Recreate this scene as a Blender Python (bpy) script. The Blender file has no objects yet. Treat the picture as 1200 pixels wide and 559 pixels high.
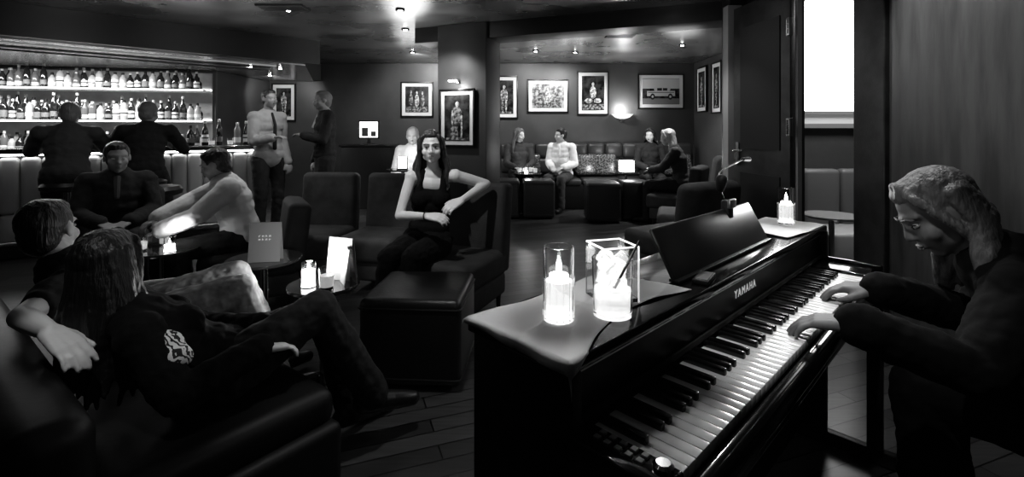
import bpy, bmesh, math, random
from mathutils import Vector as V, Matrix, Euler
random.seed(7)
S=bpy.context.scene
COL=S.collection
try:
    S.view_settings.view_transform='Standard'
    S.view_settings.look='Medium High Contrast'
except Exception: pass

# ---------------------------------------------------------------- materials
MATS={}
def M(name,c=.2,r=.5,m=0.0,em=0.0,bump=0.0,bs=30,var=0.0,vs=6,alpha=1.0,tr=0.0,spec=.5,coat=0.0,stretch=None):
    if name in MATS: return MATS[name]
    mt=bpy.data.materials.new(name); mt.use_nodes=True
    nt=mt.node_tree; b=nt.nodes['Principled BSDF']
    b.inputs['Base Color'].default_value=(c,c,c,1)
    b.inputs['Roughness'].default_value=r
    b.inputs['Metallic'].default_value=m
    b.inputs['Specular IOR Level'].default_value=spec
    if coat: b.inputs['Coat Weight'].default_value=coat
    if tr: b.inputs['Transmission Weight'].default_value=tr; b.inputs['IOR'].default_value=1.3
    if alpha<1: b.inputs['Alpha'].default_value=alpha
    if em:
        b.inputs['Emission Color'].default_value=(1,1,1,1); b.inputs['Emission Strength'].default_value=em
    if bump or var:
        tc=nt.nodes.new('ShaderNodeTexCoord'); mp=nt.nodes.new('ShaderNodeMapping')
        nt.links.new(tc.outputs['Object'],mp.inputs[0])
        if stretch: mp.inputs['Scale'].default_value=stretch
    if bump:
        n=nt.nodes.new('ShaderNodeTexNoise'); n.inputs['Scale'].default_value=bs; n.inputs['Detail'].default_value=4
        nt.links.new(mp.outputs[0],n.inputs['Vector'])
        bp=nt.nodes.new('ShaderNodeBump'); bp.inputs['Strength'].default_value=bump; bp.inputs['Distance'].default_value=.02
        nt.links.new(n.outputs['Fac'],bp.inputs['Height']); nt.links.new(bp.outputs[0],b.inputs['Normal'])
    if var:
        n=nt.nodes.new('ShaderNodeTexNoise'); n.inputs['Scale'].default_value=vs; n.inputs['Detail'].default_value=5
        nt.links.new(mp.outputs[0],n.inputs['Vector'])
        cr=nt.nodes.new('ShaderNodeValToRGB')
        lo=max(0,c*(1-var)); hi=min(1,c*(1+var))
        cr.color_ramp.elements[0].position=.35; cr.color_ramp.elements[1].position=.65
        cr.color_ramp.elements[0].color=(lo,lo,lo,1); cr.color_ramp.elements[1].color=(hi,hi,hi,1)
        nt.links.new(n.outputs['Fac'],cr.inputs[0]); nt.links.new(cr.outputs[0],b.inputs['Base Color'])
    MATS[name]=mt
    return mt

leather=M('black leather',.018,.38,bump=.06,bs=60)
sofal=M('very dark sofa leather',.006,.5,bump=.04,bs=40,spec=.25)
leather2=M('dark leather',.05,.36,bump=.08,bs=50)
velvet=M('charcoal upholstery',.05,.75,bump=.1,bs=120,var=.25,vs=9)
piano_m=M('satin black lacquer',.006,.13,coat=.4)
piano_f=M('satin fallboard',.008,.38,spec=.4)
piano_s=M('black panel',.01,.42,spec=.3)
wkey=M('ivory key',.85,.2)
bkey=M('ebony key',.01,.22)
chrome=M('chrome',.6,.15,m=1)
steel=M('brushed steel',.35,.3,m=1)
wallm=M('dark painted wall',.08,.42,bump=.04,bs=40,var=.15,vs=2)
walld=M('dark wall panel',.022,.4,bump=.05,bs=90,var=.4,vs=12)
wallg=M('grey brushed wall panel',.07,.36,bump=.05,bs=60,var=.35,vs=14,stretch=(1,1,.15))
soff=M('soffit paint',.022,.35)
soffu=M('soffit underside',.35,.25,m=.5,bump=.03,bs=8)
black=M('matte black',.008,.6)
white=M('white paint',.8,.5)
cloth=M('grey linen',.5,.85,bump=.04,bs=260)
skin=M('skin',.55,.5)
skind=M('skin in shade',.26,.55)  # darker copy of the skin material, shade put into its colour
skinp=M('pianist skin',.16,.6)  # skin copy darkened further to keep the pianist dim
hairm=M('dark hair',.022,.38,bump=.6,bs=70,stretch=(1,1,.08))
hairl=M('light hair',.5,.45,bump=.6,bs=70,stretch=(1,1,.08))
hairg=M('grey hair',.14,.5,bump=.5,bs=70,stretch=(1,1,.2))
suit=M('dark suit wool',.015,.85)
suitg=M('grey suit wool',.05,.85)
blackt=M('black knit',.004,.9,spec=.2)
shirt=M('white shirt cotton',.8,.8,bump=.12,bs=300)
shirtg=M('pale grey shirt cotton',.32,.8)
denim=M('faded denim',.38,.85,var=.3,vs=16)
denimd=M('dark denim',.010,.85)
shoem=M('shoe leather',.012,.35)
eyew=M('eye white',.38,.3); iris=M('iris',.02,.2); lips=M('lips',.13,.4)
flame=M('flame',1,.5,em=60)
wax=M('glowing candle wax',.9,.5,em=3.5)
glass=M('clear glass',1,.03,tr=1.0)
ice=M('ice',.97,.12,tr=.8,em=.22)  # slight emission stands in for light caught in the cubes
mat_w=M('picture mount',.75,.7)
frame_m=M('black picture frame',.01,.3)
led=M('led strip',1,.5,em=9)
led2=M('soft led strip',1,.5,em=3)
lampw=M('lit lamp shade',1,.6,em=7)
bglow=M('back bar panel',.28,.35,em=.01,var=.3,vs=3)
shelfm=M('frosted shelf',.6,.3,em=.08)
spotm=M('spot lens',1,.5,em=30)

def ceil_mat():
    mt=bpy.data.materials.new('lacquered mottled ceiling'); mt.use_nodes=True; nt=mt.node_tree; b=nt.nodes['Principled BSDF']
    tc=nt.nodes.new('ShaderNodeTexCoord'); mp=nt.nodes.new('ShaderNodeMapping'); mp.inputs['Scale'].default_value=(1,1.3,1)
    nt.links.new(tc.outputs['Object'],mp.inputs[0])
    n=nt.nodes.new('ShaderNodeTexNoise'); n.inputs['Scale'].default_value=1.5; n.inputs['Detail'].default_value=3; n.inputs['Roughness'].default_value=.45
    nt.links.new(mp.outputs[0],n.inputs['Vector'])
    cr=nt.nodes.new('ShaderNodeValToRGB'); cr.color_ramp.elements[0].position=.3; cr.color_ramp.elements[1].position=.7
    cr.color_ramp.elements[0].color=(.26,.26,.26,1); cr.color_ramp.elements[1].color=(.5,.5,.5,1)
    nt.links.new(n.outputs['Fac'],cr.inputs[0]); nt.links.new(cr.outputs[0],b.inputs['Base Color'])
    b.inputs['Metallic'].default_value=.75
    r2=nt.nodes.new('ShaderNodeMapRange'); r2.inputs['From Min'].default_value=.3; r2.inputs['From Max'].default_value=.7; r2.inputs['To Min'].default_value=.22; r2.inputs['To Max'].default_value=.36
    nt.links.new(n.outputs['Fac'],r2.inputs['Value']); nt.links.new(r2.outputs[0],b.inputs['Roughness'])
    bp=nt.nodes.new('ShaderNodeBump'); bp.inputs['Strength'].default_value=.3; bp.inputs['Distance'].default_value=.05
    nt.links.new(n.outputs['Fac'],bp.inputs['Height']); nt.links.new(bp.outputs[0],b.inputs['Normal'])
    return mt
ceilm=ceil_mat()
def noise_print(name,lo,hi,sc):
    mt=bpy.data.materials.new(name); mt.use_nodes=True; nt=mt.node_tree; b=nt.nodes['Principled BSDF']
    tc=nt.nodes.new('ShaderNodeTexCoord'); n=nt.nodes.new('ShaderNodeTexNoise'); n.inputs['Scale'].default_value=sc; n.inputs['Detail'].default_value=6
    nt.links.new(tc.outputs['Object'],n.inputs['Vector'])
    cr=nt.nodes.new('ShaderNodeValToRGB'); cr.color_ramp.elements[0].position=.42; cr.color_ramp.elements[1].position=.6
    cr.color_ramp.elements[0].color=(lo,lo,lo,1); cr.color_ramp.elements[1].color=(hi,hi,hi,1)
    nt.links.new(n.outputs['Fac'],cr.inputs[0]); nt.links.new(cr.outputs[0],b.inputs['Base Color']); b.inputs['Roughness'].default_value=.25
    return mt
print_d=noise_print('dark photographic print',.008,.06,9)
print_l=noise_print('light photographic print',.10,.5,14)

def floor_mat():
    mt=bpy.data.materials.new('dark wooden planks'); mt.use_nodes=True; nt=mt.node_tree; b=nt.nodes['Principled BSDF']
    tc=nt.nodes.new('ShaderNodeTexCoord'); mp=nt.nodes.new('ShaderNodeMapping'); mp.inputs['Rotation'].default_value=(0,0,math.radians(-20))
    nt.links.new(tc.outputs['Object'],mp.inputs[0])
    br=nt.nodes.new('ShaderNodeTexBrick'); br.inputs['Scale'].default_value=1.0
    br.inputs['Brick Width'].default_value=.75; br.inputs['Row Height'].default_value=.09; br.inputs['Mortar Size'].default_value=.003
    br.inputs['Color1'].default_value=(.05,.05,.05,1); br.inputs['Color2'].default_value=(.12,.12,.12,1); br.inputs['Mortar'].default_value=(.004,.004,.004,1)
    nt.links.new(mp.outputs[0],br.inputs['Vector'])
    mp2=nt.nodes.new('ShaderNodeMapping'); mp2.inputs['Rotation'].default_value=(0,0,math.radians(-20)); mp2.inputs['Scale'].default_value=(2,30,1)
    nt.links.new(tc.outputs['Object'],mp2.inputs[0])
    n=nt.nodes.new('ShaderNodeTexNoise'); n.inputs['Scale'].default_value=2; n.inputs['Detail'].default_value=6
    nt.links.new(mp2.outputs[0],n.inputs['Vector'])
    mx=nt.nodes.new('ShaderNodeMixRGB'); mx.blend_type='MULTIPLY'; mx.inputs[0].default_value=.7
    nt.links.new(br.outputs['Color'],mx.inputs[1]); nt.links.new(n.outputs['Fac'],mx.inputs[2])
    nt.links.new(mx.outputs[0],b.inputs['Base Color']); b.inputs['Roughness'].default_value=.33
    bp=nt.nodes.new('ShaderNodeBump'); bp.inputs['Strength'].default_value=.3; bp.inputs['Distance'].default_value=.004
    nt.links.new(br.outputs['Fac'],bp.inputs['Height']); bp.invert=True
    nt.links.new(bp.outputs[0],b.inputs['Normal'])
    return mt
floorm=floor_mat()
def stripe_mat():
    mt=bpy.data.materials.new('striped print'); mt.use_nodes=True; nt=mt.node_tree; b=nt.nodes['Principled BSDF']
    tc=nt.nodes.new('ShaderNodeTexCoord'); w=nt.nodes.new('ShaderNodeTexWave'); w.inputs['Scale'].default_value=24; w.inputs['Distortion'].default_value=14; w.inputs['Detail Scale'].default_value=1.2
    w.bands_direction='DIAGONAL'
    nt.links.new(tc.outputs['Object'],w.inputs['Vector'])
    cr=nt.nodes.new('ShaderNodeValToRGB'); cr.color_ramp.interpolation='CONSTANT'; cr.color_ramp.elements[1].position=.45
    cr.color_ramp.elements[0].color=(.01,.01,.01,1); cr.color_ramp.elements[1].color=(.6,.6,.6,1)
    nt.links.new(w.outputs['Fac'],cr.inputs[0]); nt.links.new(cr.outputs[0],b.inputs['Base Color']); b.inputs['Roughness'].default_value=.8
    return mt
stripe=stripe_mat()

# ---------------------------------------------------------------- mesh builder
def frame_from(axis):
    a=V(axis).normalized(); t=V((0,0,1)) if abs(a.z)<.9 else V((1,0,0))
    x=a.cross(t).normalized(); y=a.cross(x).normalized()
    return x,y,a
class B:
    def __init__(s): s.bm=bmesh.new(); s.mats=[]
    def mi(s,m):
        if m not in s.mats: s.mats.append(m)
        return s.mats.index(m)
    def fin(s,n,m):
        s.bm.faces.ensure_lookup_table(); i=s.mi(m)
        for f in s.bm.faces[n:]: f.material_index=i; f.smooth=True
    def box(s,c,sz,m,rot=(0,0,0),bev=0,seg=3):
        t=bmesh.new(); bmesh.ops.create_cube(t,size=1,matrix=Matrix.Diagonal((sz[0],sz[1],sz[2],1)))
        if bev: bmesh.ops.bevel(t,geom=t.edges[:],offset=min(bev,min(sz)*.49),segments=seg,affect='EDGES',profile=.5)
        bmesh.ops.transform(t,matrix=Matrix.Translation(c)@Euler(rot).to_matrix().to_4x4(),verts=t.verts[:])
        i=s.mi(m)
        for f in t.faces: f.material_index=i; f.smooth=True
        me=bpy.data.meshes.new('t'); t.to_mesh(me); t.free(); s.bm.from_mesh(me); bpy.data.meshes.remove(me)
        return s
    def cone(s,p0,p1,r0,r1,m,seg=16,cap=True):
        p0=V(p0);p1=V(p1);x,y,a=frame_from(p1-p0); n=len(s.bm.faces)
        A=[];C=[]
        for k in range(seg):
            t=2*math.pi*k/seg; d=x*math.cos(t)+y*math.sin(t)
            A.append(s.bm.verts.new(p0+d*r0)); C.append(s.bm.verts.new(p1+d*r1))
        for k in range(seg):
            j=(k+1)%seg; s.bm.faces.new((A[k],A[j],C[j],C[k]))
        if cap: s.bm.faces.new(A[::-1]); s.bm.faces.new(C)
        s.fin(n,m); return s
    def rc(s,p0,p1,r0,r1,m,seg=12):
        p0=V(p0);p1=V(p1)
        if (p1-p0).length<1e-5: p1=p0+V((0,0,1e-4))
        x,y,a=frame_from(p1-p0); n=len(s.bm.faces); rings=[]
        prof=[]
        for k in range(1,4): an=-math.pi/2+k*math.pi/6; prof.append((p0+a*r0*math.sin(an),r0*math.cos(an)))
        prof.append((p1,r1))
        for k in range(1,3): an=k*math.pi/6; prof.append((p1+a*r1*math.sin(an),r1*math.cos(an)))
        for c,r in prof:
            rings.append([s.bm.verts.new(c+(x*math.cos(2*math.pi*k/seg)+y*math.sin(2*math.pi*k/seg))*r) for k in range(seg)])
        for q in range(len(rings)-1):
            for k in range(seg):
                j=(k+1)%seg; s.bm.faces.new((rings[q][k],rings[q][j],rings[q+1][j],rings[q+1][k]))
        b0=s.bm.verts.new(p0-a*r0); b1=s.bm.verts.new(p1+a*r1)
        for k in range(seg):
            j=(k+1)%seg; s.bm.faces.new((b0,rings[0][j],rings[0][k])); s.bm.faces.new((b1,rings[-1][k],rings[-1][j]))
        s.fin(n,m); return s
    def ell(s,c,R,m,X=None,Y=None,Z=None,u=14,v=9):
        n=len(s.bm.faces)
        X=V(X) if X is not None else V((1,0,0)); Y=V(Y) if Y is not None else V((0,1,0)); Z=V(Z) if Z is not None else V((0,0,1))
        mt=Matrix.Identity(4)
        for i,(ax,r) in enumerate(zip((X,Y,Z),R)):
            for j in range(3): mt[j][i]=ax[j]*r
        mt=Matrix.Translation(V(c))@mt
        bmesh.ops.create_uvsphere(s.bm,u_segments=u,v_segments=v,radius=1,matrix=mt)
        s.fin(n,m); return s
    def lathe(s,prof,m,c=(0,0,0),seg=24):
        n=len(s.bm.faces); c=V(c); rings=[]
        for r,z in prof:
            r=max(r,1e-4)
            rings.append([s.bm.verts.new(c+V((r*math.cos(2*math.pi*k/seg),r*math.sin(2*math.pi*k/seg),z))) for k in range(seg)])
        for q in range(len(rings)-1):
            for k in range(seg):
                j=(k+1)%seg; s.bm.faces.new((rings[q][k],rings[q][j],rings[q+1][j],rings[q+1][k]))
        s.bm.faces.new(rings[0][::-1]); s.bm.faces.new(rings[-1])
        s.fin(n,m); return s
    def tube(s,pts,r,m,seg=8):
        for a,b in zip(pts[:-1],pts[1:]): s.rc(a,b,r,r,m,seg)
        return s
    def prism(s,pts,z0,z1,m):
        n=len(s.bm.faces)
        A=[s.bm.verts.new((p[0],p[1],z0)) for p in pts]; C=[s.bm.verts.new((p[0],p[1],z1)) for p in pts]
        s.bm.faces.new(A[::-1]); s.bm.faces.new(C)
        for k in range(len(pts)):
            j=(k+1)%len(pts); s.bm.faces.new((A[k],A[j],C[j],C[k]))
        bmesh.ops.recalc_face_normals(s.bm,faces=list(s.bm.faces))
        s.fin(n,m); return s
    def mesh(s,name,ang=35):
        me=bpy.data.meshes.new(name); s.bm.to_mesh(me); s.bm.free()
        for m in s.mats: me.materials.append(m)
        me.set_sharp_from_angle(angle=math.radians(ang))
        return me
    def obj(s,name,parent=None,loc=(0,0,0),rz=0,ang=35,rot=None):
        o=bpy.data.objects.new(name,s.mesh(name,ang)); COL.objects.link(o)
        o.location=loc; o.rotation_euler=rot if rot else (0,0,rz)
        if parent: o.parent=parent
        return o
def tag(o,label,cat,group=None):
    o['label']=label; o['category']=cat
    if group: o['group']=group
    return o
def empty(name,loc,rz=0):
    o=bpy.data.objects.new(name,None); o.empty_display_size=.1; COL.objects.link(o); o.location=loc; o.rotation_euler=(0,0,rz); return o
def struct(o): o['kind']='structure'; return o
def clone(o,loc,rz=None,scale=None,group=None,label=None):
    c=o.copy(); COL.objects.link(c); c.location=loc
    if rz is not None: c.rotation_euler=(0,0,rz)
    if scale: c.scale=scale
    if group: c['group']=group
    if label: c['label']=label
    for ch in o.children:
        k=ch.copy(); COL.objects.link(k); k.parent=c
        for g in ch.children:
            q=g.copy(); COL.objects.link(q); q.parent=k
    return c
def light(kind,name,loc,energy,parent=None,size=.1,spot=None,blend=.6,target=None,sx=None,sy=None):
    l=bpy.data.lights.new(name,kind); l.energy=energy
    if kind=='AREA':
        l.shape='RECTANGLE'; l.size=sx or size; l.size_y=sy or size
    else: l.shadow_soft_size=size
    if spot: l.spot_size=math.radians(spot); l.spot_blend=blend
    o=bpy.data.objects.new(name,l); COL.objects.link(o); o.location=loc
    if target is not None:
        o.rotation_euler=(V(target)-V(loc)).to_track_quat('-Z','Y').to_euler()
    if parent:
        o.parent=parent; 
        o.matrix_parent_inverse=Matrix.Translation(parent.location).inverted()
    return o

# ---------------------------------------------------------------- room shell
H=2.45
struct(B().box((-1.5,3,-.05),(12,12,.1),floorm).obj('floor'))
struct(B().box((-1.5,3,H+.05),(12,12,.1),ceilm).obj('ceiling'))
struct(B().box((-2.0,8.48,1.22),(11,.16,2.45),wallm).obj('wall_back'))
struct(B().box((-7.4,3,1.22),(.16,12,2.45),walld).obj('wall_left'))
struct(B().box((-1.5,-2.6,1.22),(12,.16,2.45),walld).obj('wall_front'))
struct(B().box((3.28,6.4,1.22),(.16,4.2,2.45),wallm).obj('wall_alcove'))
b=B(); b.box((2.11,.18,1.22),(.08,5.36,2.45),wallg); b.box((2.06,2.74,1.22),(.04,.24,2.45),walld,bev=.01); b.box((2.06,2.18,1.22),(.03,.8,2.3),wallg,bev=.01)
struct(b.obj('wall_right'))
b=B(); b.box((2.10,3.92,1.22),(.05,.9,2.45),walld); b.box((2.03,4.3,1.22),(.22,.16,2.45),walld,bev=.01)
struct(b.obj('wall_pier'))
struct(B().box((2.8,4.45,1.22),(1.4,.1,2.45),wallm).obj('wall_side'))
struct(B().box((3.9,2.2,1.22),(.1,4.5,2.45),wallm).obj('wall_lobby'))
b=B(); b.box((2.75,4.38,1.93),(1.22,.03,1.02),M('bright window',1,.5,em=5)); struct(b.obj('window_1'))
b=B(); b.box((2.75,4.38,1.36),(1.22,.02,.11),M('grey window panel',.5,.5,em=.12)); b.box((2.75,4.36,1.42),(1.24,.04,.03),M('grey jamb',.25,.4)); b.box((2.75,4.36,1.30),(1.24,.05,.04),M('grey jamb',.25,.4)); struct(b.obj('trim_1'))
ang=math.atan2(-.355,.935)
b=B(); b.box((0,0,1.22),(.6,.4,2.45),wallm,bev=.006); struct(b.obj('wall_column',loc=(-.49,5.49,0),rz=ang))
b=B(); b.box((0,0,0),(3.7,.35,.19),soff,bev=.004); struct(b.obj('trim_2',loc=(.66,5.07,2.37),rz=ang))
b=B(); b.box((0,0,0),(.12,.1,2.35),M('pale pier edge',.3,.4)); struct(b.obj('trim_3',loc=(1.95,4.23,1.18)))
# bar soffit
b=B(); pts=[(-7.3,2.05),(-5.2,3.95),(-2.55,6.35),(-3.35,8.39),(-7.3,8.39)]
b.prism(pts,2.14,H-.001,soff)
ins=[(-7.2,2.3),(-5.2,4.12),(-2.75,6.36),(-3.45,8.3),(-7.2,8.3)]
b.prism(ins,2.125,2.141,soffu)
struct(b.obj('trim_4'))
b=B()
def strip(b,p,q,z,w,m,h=.012):
    p=V((p[0],p[1],z));q=V((q[0],q[1],z));d=q-p
    b.box((p+q)/2,(d.length,w,h),m,rot=(0,0,math.atan2(d.y,d.x)))
for off,m_ in ((.35,M('dim track',.5,.4,em=.15)),(.62,soff),(.70,steel),(.95,soff)):
    n_=V((-.67,.74)); 
    strip(b,(-6.9+n_.x*off,2.42+n_.y*off),(-2.9+n_.x*off,6.1+n_.y*off),2.118,.02,m_)
struct(b.obj('trim_5'))
# backbar wall
bw=B(); p=V((-7.3,6.18,0)); q=V((-4.25,6.84,0)); d=q-p; ba=math.atan2(d.y,d.x)
bw.box((p+q)/2+V((0,.06,1.06)),(d.length,.12,2.12),wallm,rot=(0,0,ba)); 
bw.box((-4.30,7.65,1.06),(.1,1.5,2.12),wallm)
struct(bw.obj('wall_bar'))
struct(B().box((.9,8.38,.06),(4.6,.03,.12),black).obj('baseboard_back'))
for i,(x,y,w,l) in enumerate(((-2.2,4.6,.45,.2),(1.35,5.9,.35,.35),(-1.3,3.6,.4,.18),(-3.7,2.6,.3,.2))):
    b=B(); b.box((0,0,0),(w,l,.012),black)
    for k in range(6): b.box((0,-l/2+l*(k+.5)/6,-.008),(w*.94,.012,.008),steel)
    o=b.obj('ceiling_vent',loc=(x,y,H-.007)); tag(o,'dark slotted air vent set into lacquered ceiling','vent','ceiling vents')
def downlight(x,y,z,e,target=None,spot=70,spill=0,size=.03,lab='small round recessed ceiling spotlight, switched on'):
    b=B(); b.lathe([(.045,0),(.045,-.012),(.03,-.014),(.03,-.004)],black,seg=20)
    o=b.obj('ceiling_spotlight',loc=(x,y,z)); tag(o,lab,'ceiling light','recessed ceiling spotlights')
    b=B(); b.ell((0,0,-.014),(.022,.022,.008),spotm); c=b.obj('lens',parent=o)
    if e: light('SPOT','bulb',(x,y,z-.05),e,parent=o,size=size,spot=spot,target=target or (x,y,0))
    if spill: light('POINT','bulb',(x,y,z-.45),spill,parent=o,size=.3)  # added unseen fill below the fixture, brightens the ceiling around it
    return o
downlight(2.35,6.6,H,110,spot=120,spill=5)
downlight(.95,7.2,H,60,target=(.8,8.3,1.2),spot=110,spill=3)
downlight(.35,7.1,H,40,target=(0,8.4,1.6),spot=100)
downlight(-3.5,6.4,2.13,60,spot=110,spill=1)
downlight(-3.2,6.6,2.13,30,spot=100)
downlight(-1.5,7.2,H,60,target=(-1.4,8.4,1.7),spot=110,spill=5)
downlight(-3.75,7.4,2.13,18,target=(-4.1,8.4,1.7),spot=100)
downlight(-.95,2.2,H,95,target=(-.52,3.2,1.0),spot=42)
downlight(-2.1,3.9,H,25,spot=80,spill=8)
downlight(-3.3,3.4,H,0,spill=9)
downlight(-1.25,5.6,H,0,spill=8)
downlight(.25,.55,H,50,target=(.85,1.28,.73),spot=34)  # extra lamp put in to brighten the white keys
downlight(1.3,1.95,H,65,target=(1.0,1.5,.75),spot=34)
downlight(.78,3.3,H,60,target=(.2,.8,.74),spot=60,size=.05)  # added lamp, placed so its reflection glints on the key block
downlight(-1.1,4.7,H,40,target=(-.6,5.4,1.3),spot=70)
downlight(1.4,4.0,H,45,spot=90,spill=2)
downlight(-2.2,4.7,H,40,target=(-2.7,5.35,1.2),spot=50)  # lamp added so the pale shirt by the bar end shows up
downlight(-.9,.9,H,45,target=(-1.22,1.34,.65),spot=20)
downlight(-.3,1.85,H,45,target=(-.25,1.75,0),spot=42)  # added lamp that brings out the floorboards
downlight(1.55,2.35,H,35,target=(2.07,2.2,1.5),spot=70)  # lamp put in to lift the grey panel of the right wall

# ---------------------------------------------------------------- pictures
def picture(loc,rz,w,h,shapes,mount=.06,base=None,label=''):
    e=empty('framed_picture',loc,rz)
    t=.022
    b=B()
    for c,s in (((0,0,h/2-t/2),(w,.03,t)),((0,0,-h/2+t/2),(w,.03,t)),((-w/2+t/2,0,0),(t,.03,h)),((w/2-t/2,0,0),(t,.03,h))): b.box(c,s,frame_m,bev=.003)
    b.obj('frame',parent=e)
    b=B(); b.box((0,.004,0),(w-t,.008,h-t),mat_w); b.obj('mount',parent=e)
    pw,ph=w-2*t-2*mount,h-2*t-2*mount
    b=B(); b.box((0,-.003,0),(pw,.004,ph),base or print_d)
    for k,s in enumerate(shapes):
        kind,cx,cz,sx,sz,m=s
        y=-.0055-.0006*k
        if kind=='e': b.ell((cx*pw,y,cz*ph),(sx*pw/2,.0006,sz*ph/2),m)
        else: b.box((cx*pw,y,cz*ph),(sx*pw,.001,sz*ph),m)
    b.obj('print',parent=e)
    tag(e,label,'picture','framed black and white photographs')
    return e
g1=noise_print('print grey',.05,.4,30); g2=noise_print('print light',.2,.75,30); g3=M('print black',.01,.4); g4=M('print pale',.55,.4)
figure=[('e',.02,.30,.14,.12,g2),('e',.02,.17,.3,.16,g1),('e',.02,.03,.22,.34,g1),('e',-.13,.05,.08,.28,g2),('e',.17,.03,.08,.3,g2),('e',-.06,-.27,.12,.42,g1),('e',.12,-.25,.11,.38,g2),('r',0,-.46,.9,.05,g1)]
group_=[('e',-.25,.28,.08,.12,g2),('e',-.25,0,.16,.45,g1),('e',.0,.26,.08,.13,g2),('e',.0,-.05,.2,.5,g2),('e',.24,.24,.08,.13,g2),('e',.25,-.04,.17,.45,g1),('r',0,-.38,.9,.2,g1)]
seatedf=[('e',0,.26,.14,.12,g2),('e',0,.02,.3,.36,g2),('e',-.2,-.22,.36,.14,g2),('e',.2,-.22,.36,.14,g2),('r',0,-.4,1,.16,g1)]
carp=[('r',0,.3,1,.38,g4),('r',0,-.38,1,.22,M('print mid',.2,.4)),('r',0,-.08,.76,.2,g4),('e',.03,.08,.46,.26,g4),('r',-.04,.08,.13,.1,g3),('r',.11,.08,.12,.1,g3),('e',-.23,-.2,.13,.24,g3),('e',.25,-.2,.13,.24,g3),('e',-.23,-.2,.06,.1,g4),('e',.25,-.2,.06,.1,g4),('r',0,-.04,.7,.02,g3)]
yb=8.375
picture((-1.665,yb,1.81),0,.57,.615,group_,label='black framed monochrome group photograph with white mount on wall')
picture((-.145,yb,1.85),0,.5,.75,figure,label='tall black framed monochrome portrait beside the column')
picture((.63,yb,1.87),0,.72,.585,group_,base=print_l,label='landscape framed monochrome street photograph with white mount')
picture((1.42,yb,1.92),0,.555,.765,seatedf,label='tall framed photograph of a seated figure on dark ground')
picture((2.61,yb,1.95),0,.81,.615,carp,label='landscape framed photograph of a parked car')
picture((-4.0,yb,1.76),0,.42,.66,figure,label='small framed portrait on the wall behind the bar end')
picture((3.175,8.0,1.95),-math.pi/2,.42,.76,figure,label='framed photograph on the alcove side wall near corner')
picture((3.175,7.42,1.93),-math.pi/2,.36,.8,figure,label='framed photograph on the alcove side wall near opening')
cn=V((-.355,-.935,0))
pc=V((-.49,5.49,1.40))+cn*.222+V((-.04,0,0))
picture(pc,ang,.44,.64,[('e',.02,.3,.16,.12,g2),('e',0,.05,.44,.4,g1),('e',-.17,0,.1,.34,g2),('r',-.1,-.32,.3,.26,g1),('r',.2,-.2,.07,.5,g2),('r',.02,-.46,.9,.05,g1)],mount=.045,label='framed monochrome poster hung on the column')
e=empty('picture_lamp',pc+V((0,0,.40)),ang); b=B(); b.box((0,.01,0),(.04,.03,.04),steel,bev=.005); b.tube([(0,0,0),(0,-.08,.02),(0,-.1,0)],.006,steel); b.obj('arm',parent=e)
b=B(); b.cone((-.05,-.1,0),(.05,-.1,0),.010,.010,lampw,12); b.obj('tube_lamp',parent=e); tag(e,'slim glowing picture lamp above the column poster','wall light')
o=light('POINT','bulb',(0,-.14,-.04),3.5,size=.03); o.parent=e
# wall sconce
e=empty('wall_sconce',(1.93,8.36,1.52)); b=B(); b.lathe([(.05,-.05),(.12,-.03),(.18,.02),(.19,.03)],M('alabaster shade',1,.6,em=.7),seg=28); b.obj('lamp_shade',parent=e); b=B(); b.box((0,.02,-.04),(.06,.04,.12),steel,bev=.01); b.obj('bracket',parent=e)
tag(e,'glowing uplighter bowl sconce on alcove wall','wall light'); light('POINT','bulb',(0,-.16,.12),11,size=.1).parent=e

# ---------------------------------------------------------------- back bar shelves and bottles
e=empty('back_bar_shelving',((p+q)/2).to_tuple(),ba)
L=d.length
b=B(); b.box((0,-.02,1.45),(L-.05,.02,1.25),bglow); b.obj('back_panel',parent=e)
rows=[.98,1.40,1.82]
for z in rows:
    b=B(); b.box((0,-.19,z-.012),(L-.05,.32,.024),shelfm,bev=.003); b.obj('shelf',parent=e)
    b=B(); b.box((0,-.355,z-.012),(L-.05,.012,.018),led2); b.obj('led_strip',parent=e)
    b=B(); b.box((0,-.045,z+.01),(L-.06,.012,.015),led); b.obj('led_strip',parent=e)
b=B(); b.box((0,-.24,.47),(L-.05,.44,.93),soff,bev=.01); b.obj('cabinet',parent=e)
tag(e,'illuminated bottle shelves with glowing strips behind the bar','shelving')
def bottle(kind):
    b=B()
    gl=[M('dark bottle glass',.02,.06,spec=.9),M('clear bottle glass',.35,.06,em=.05),M('amber bottle glass',.12,.07,em=.03),M('dark bottle glass',.02,.06)][kind%4]  # clear and amber glass emit faintly, imitating the shelf backlight
    h=[.30,.26,.28,.24,.32,.27,.29,.25][kind]; r=[.036,.040,.038,.044,.034,.042,.037,.041][kind]
    sh=h*[.6,.62,.68,.55,.64,.7,.58,.66][kind]
    b.lathe([(r*.9,0),(r,.006),(r,sh),(r*.8,sh+.02),(.015,sh+.055),(.013,h-.03),(.0135,h-.03)],gl,seg=14)
    b.lathe([(.0165,h-.032),(.0165,h),(.012,h+.004)],black if kind%2 else M('silver cap',.5,.4),seg=12)
    l0,l1=[(.2,.72),(.3,.6),(.15,.5),(.25,.65),(.2,.5),(.35,.8),(.15,.45),(.2,.7)][kind]
    b.lathe([(r+.001,sh*l0),(r+.0015,sh*(l0+.02)),(r+.0015,sh*(l1-.02)),(r+.001,sh*l1)],M('bottle label',.6,.6,em=.05) if kind not in(4,7,3) else M('mid label',.18,.6),seg=14)
    if kind in(0,5): b.lathe([(r+.002,sh*.45),(r+.002,sh*.55)],M('dark label',.05,.6),seg=14)
    return b.mesh('bottle')
BM=[bottle(k) for k in range(8)]
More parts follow.
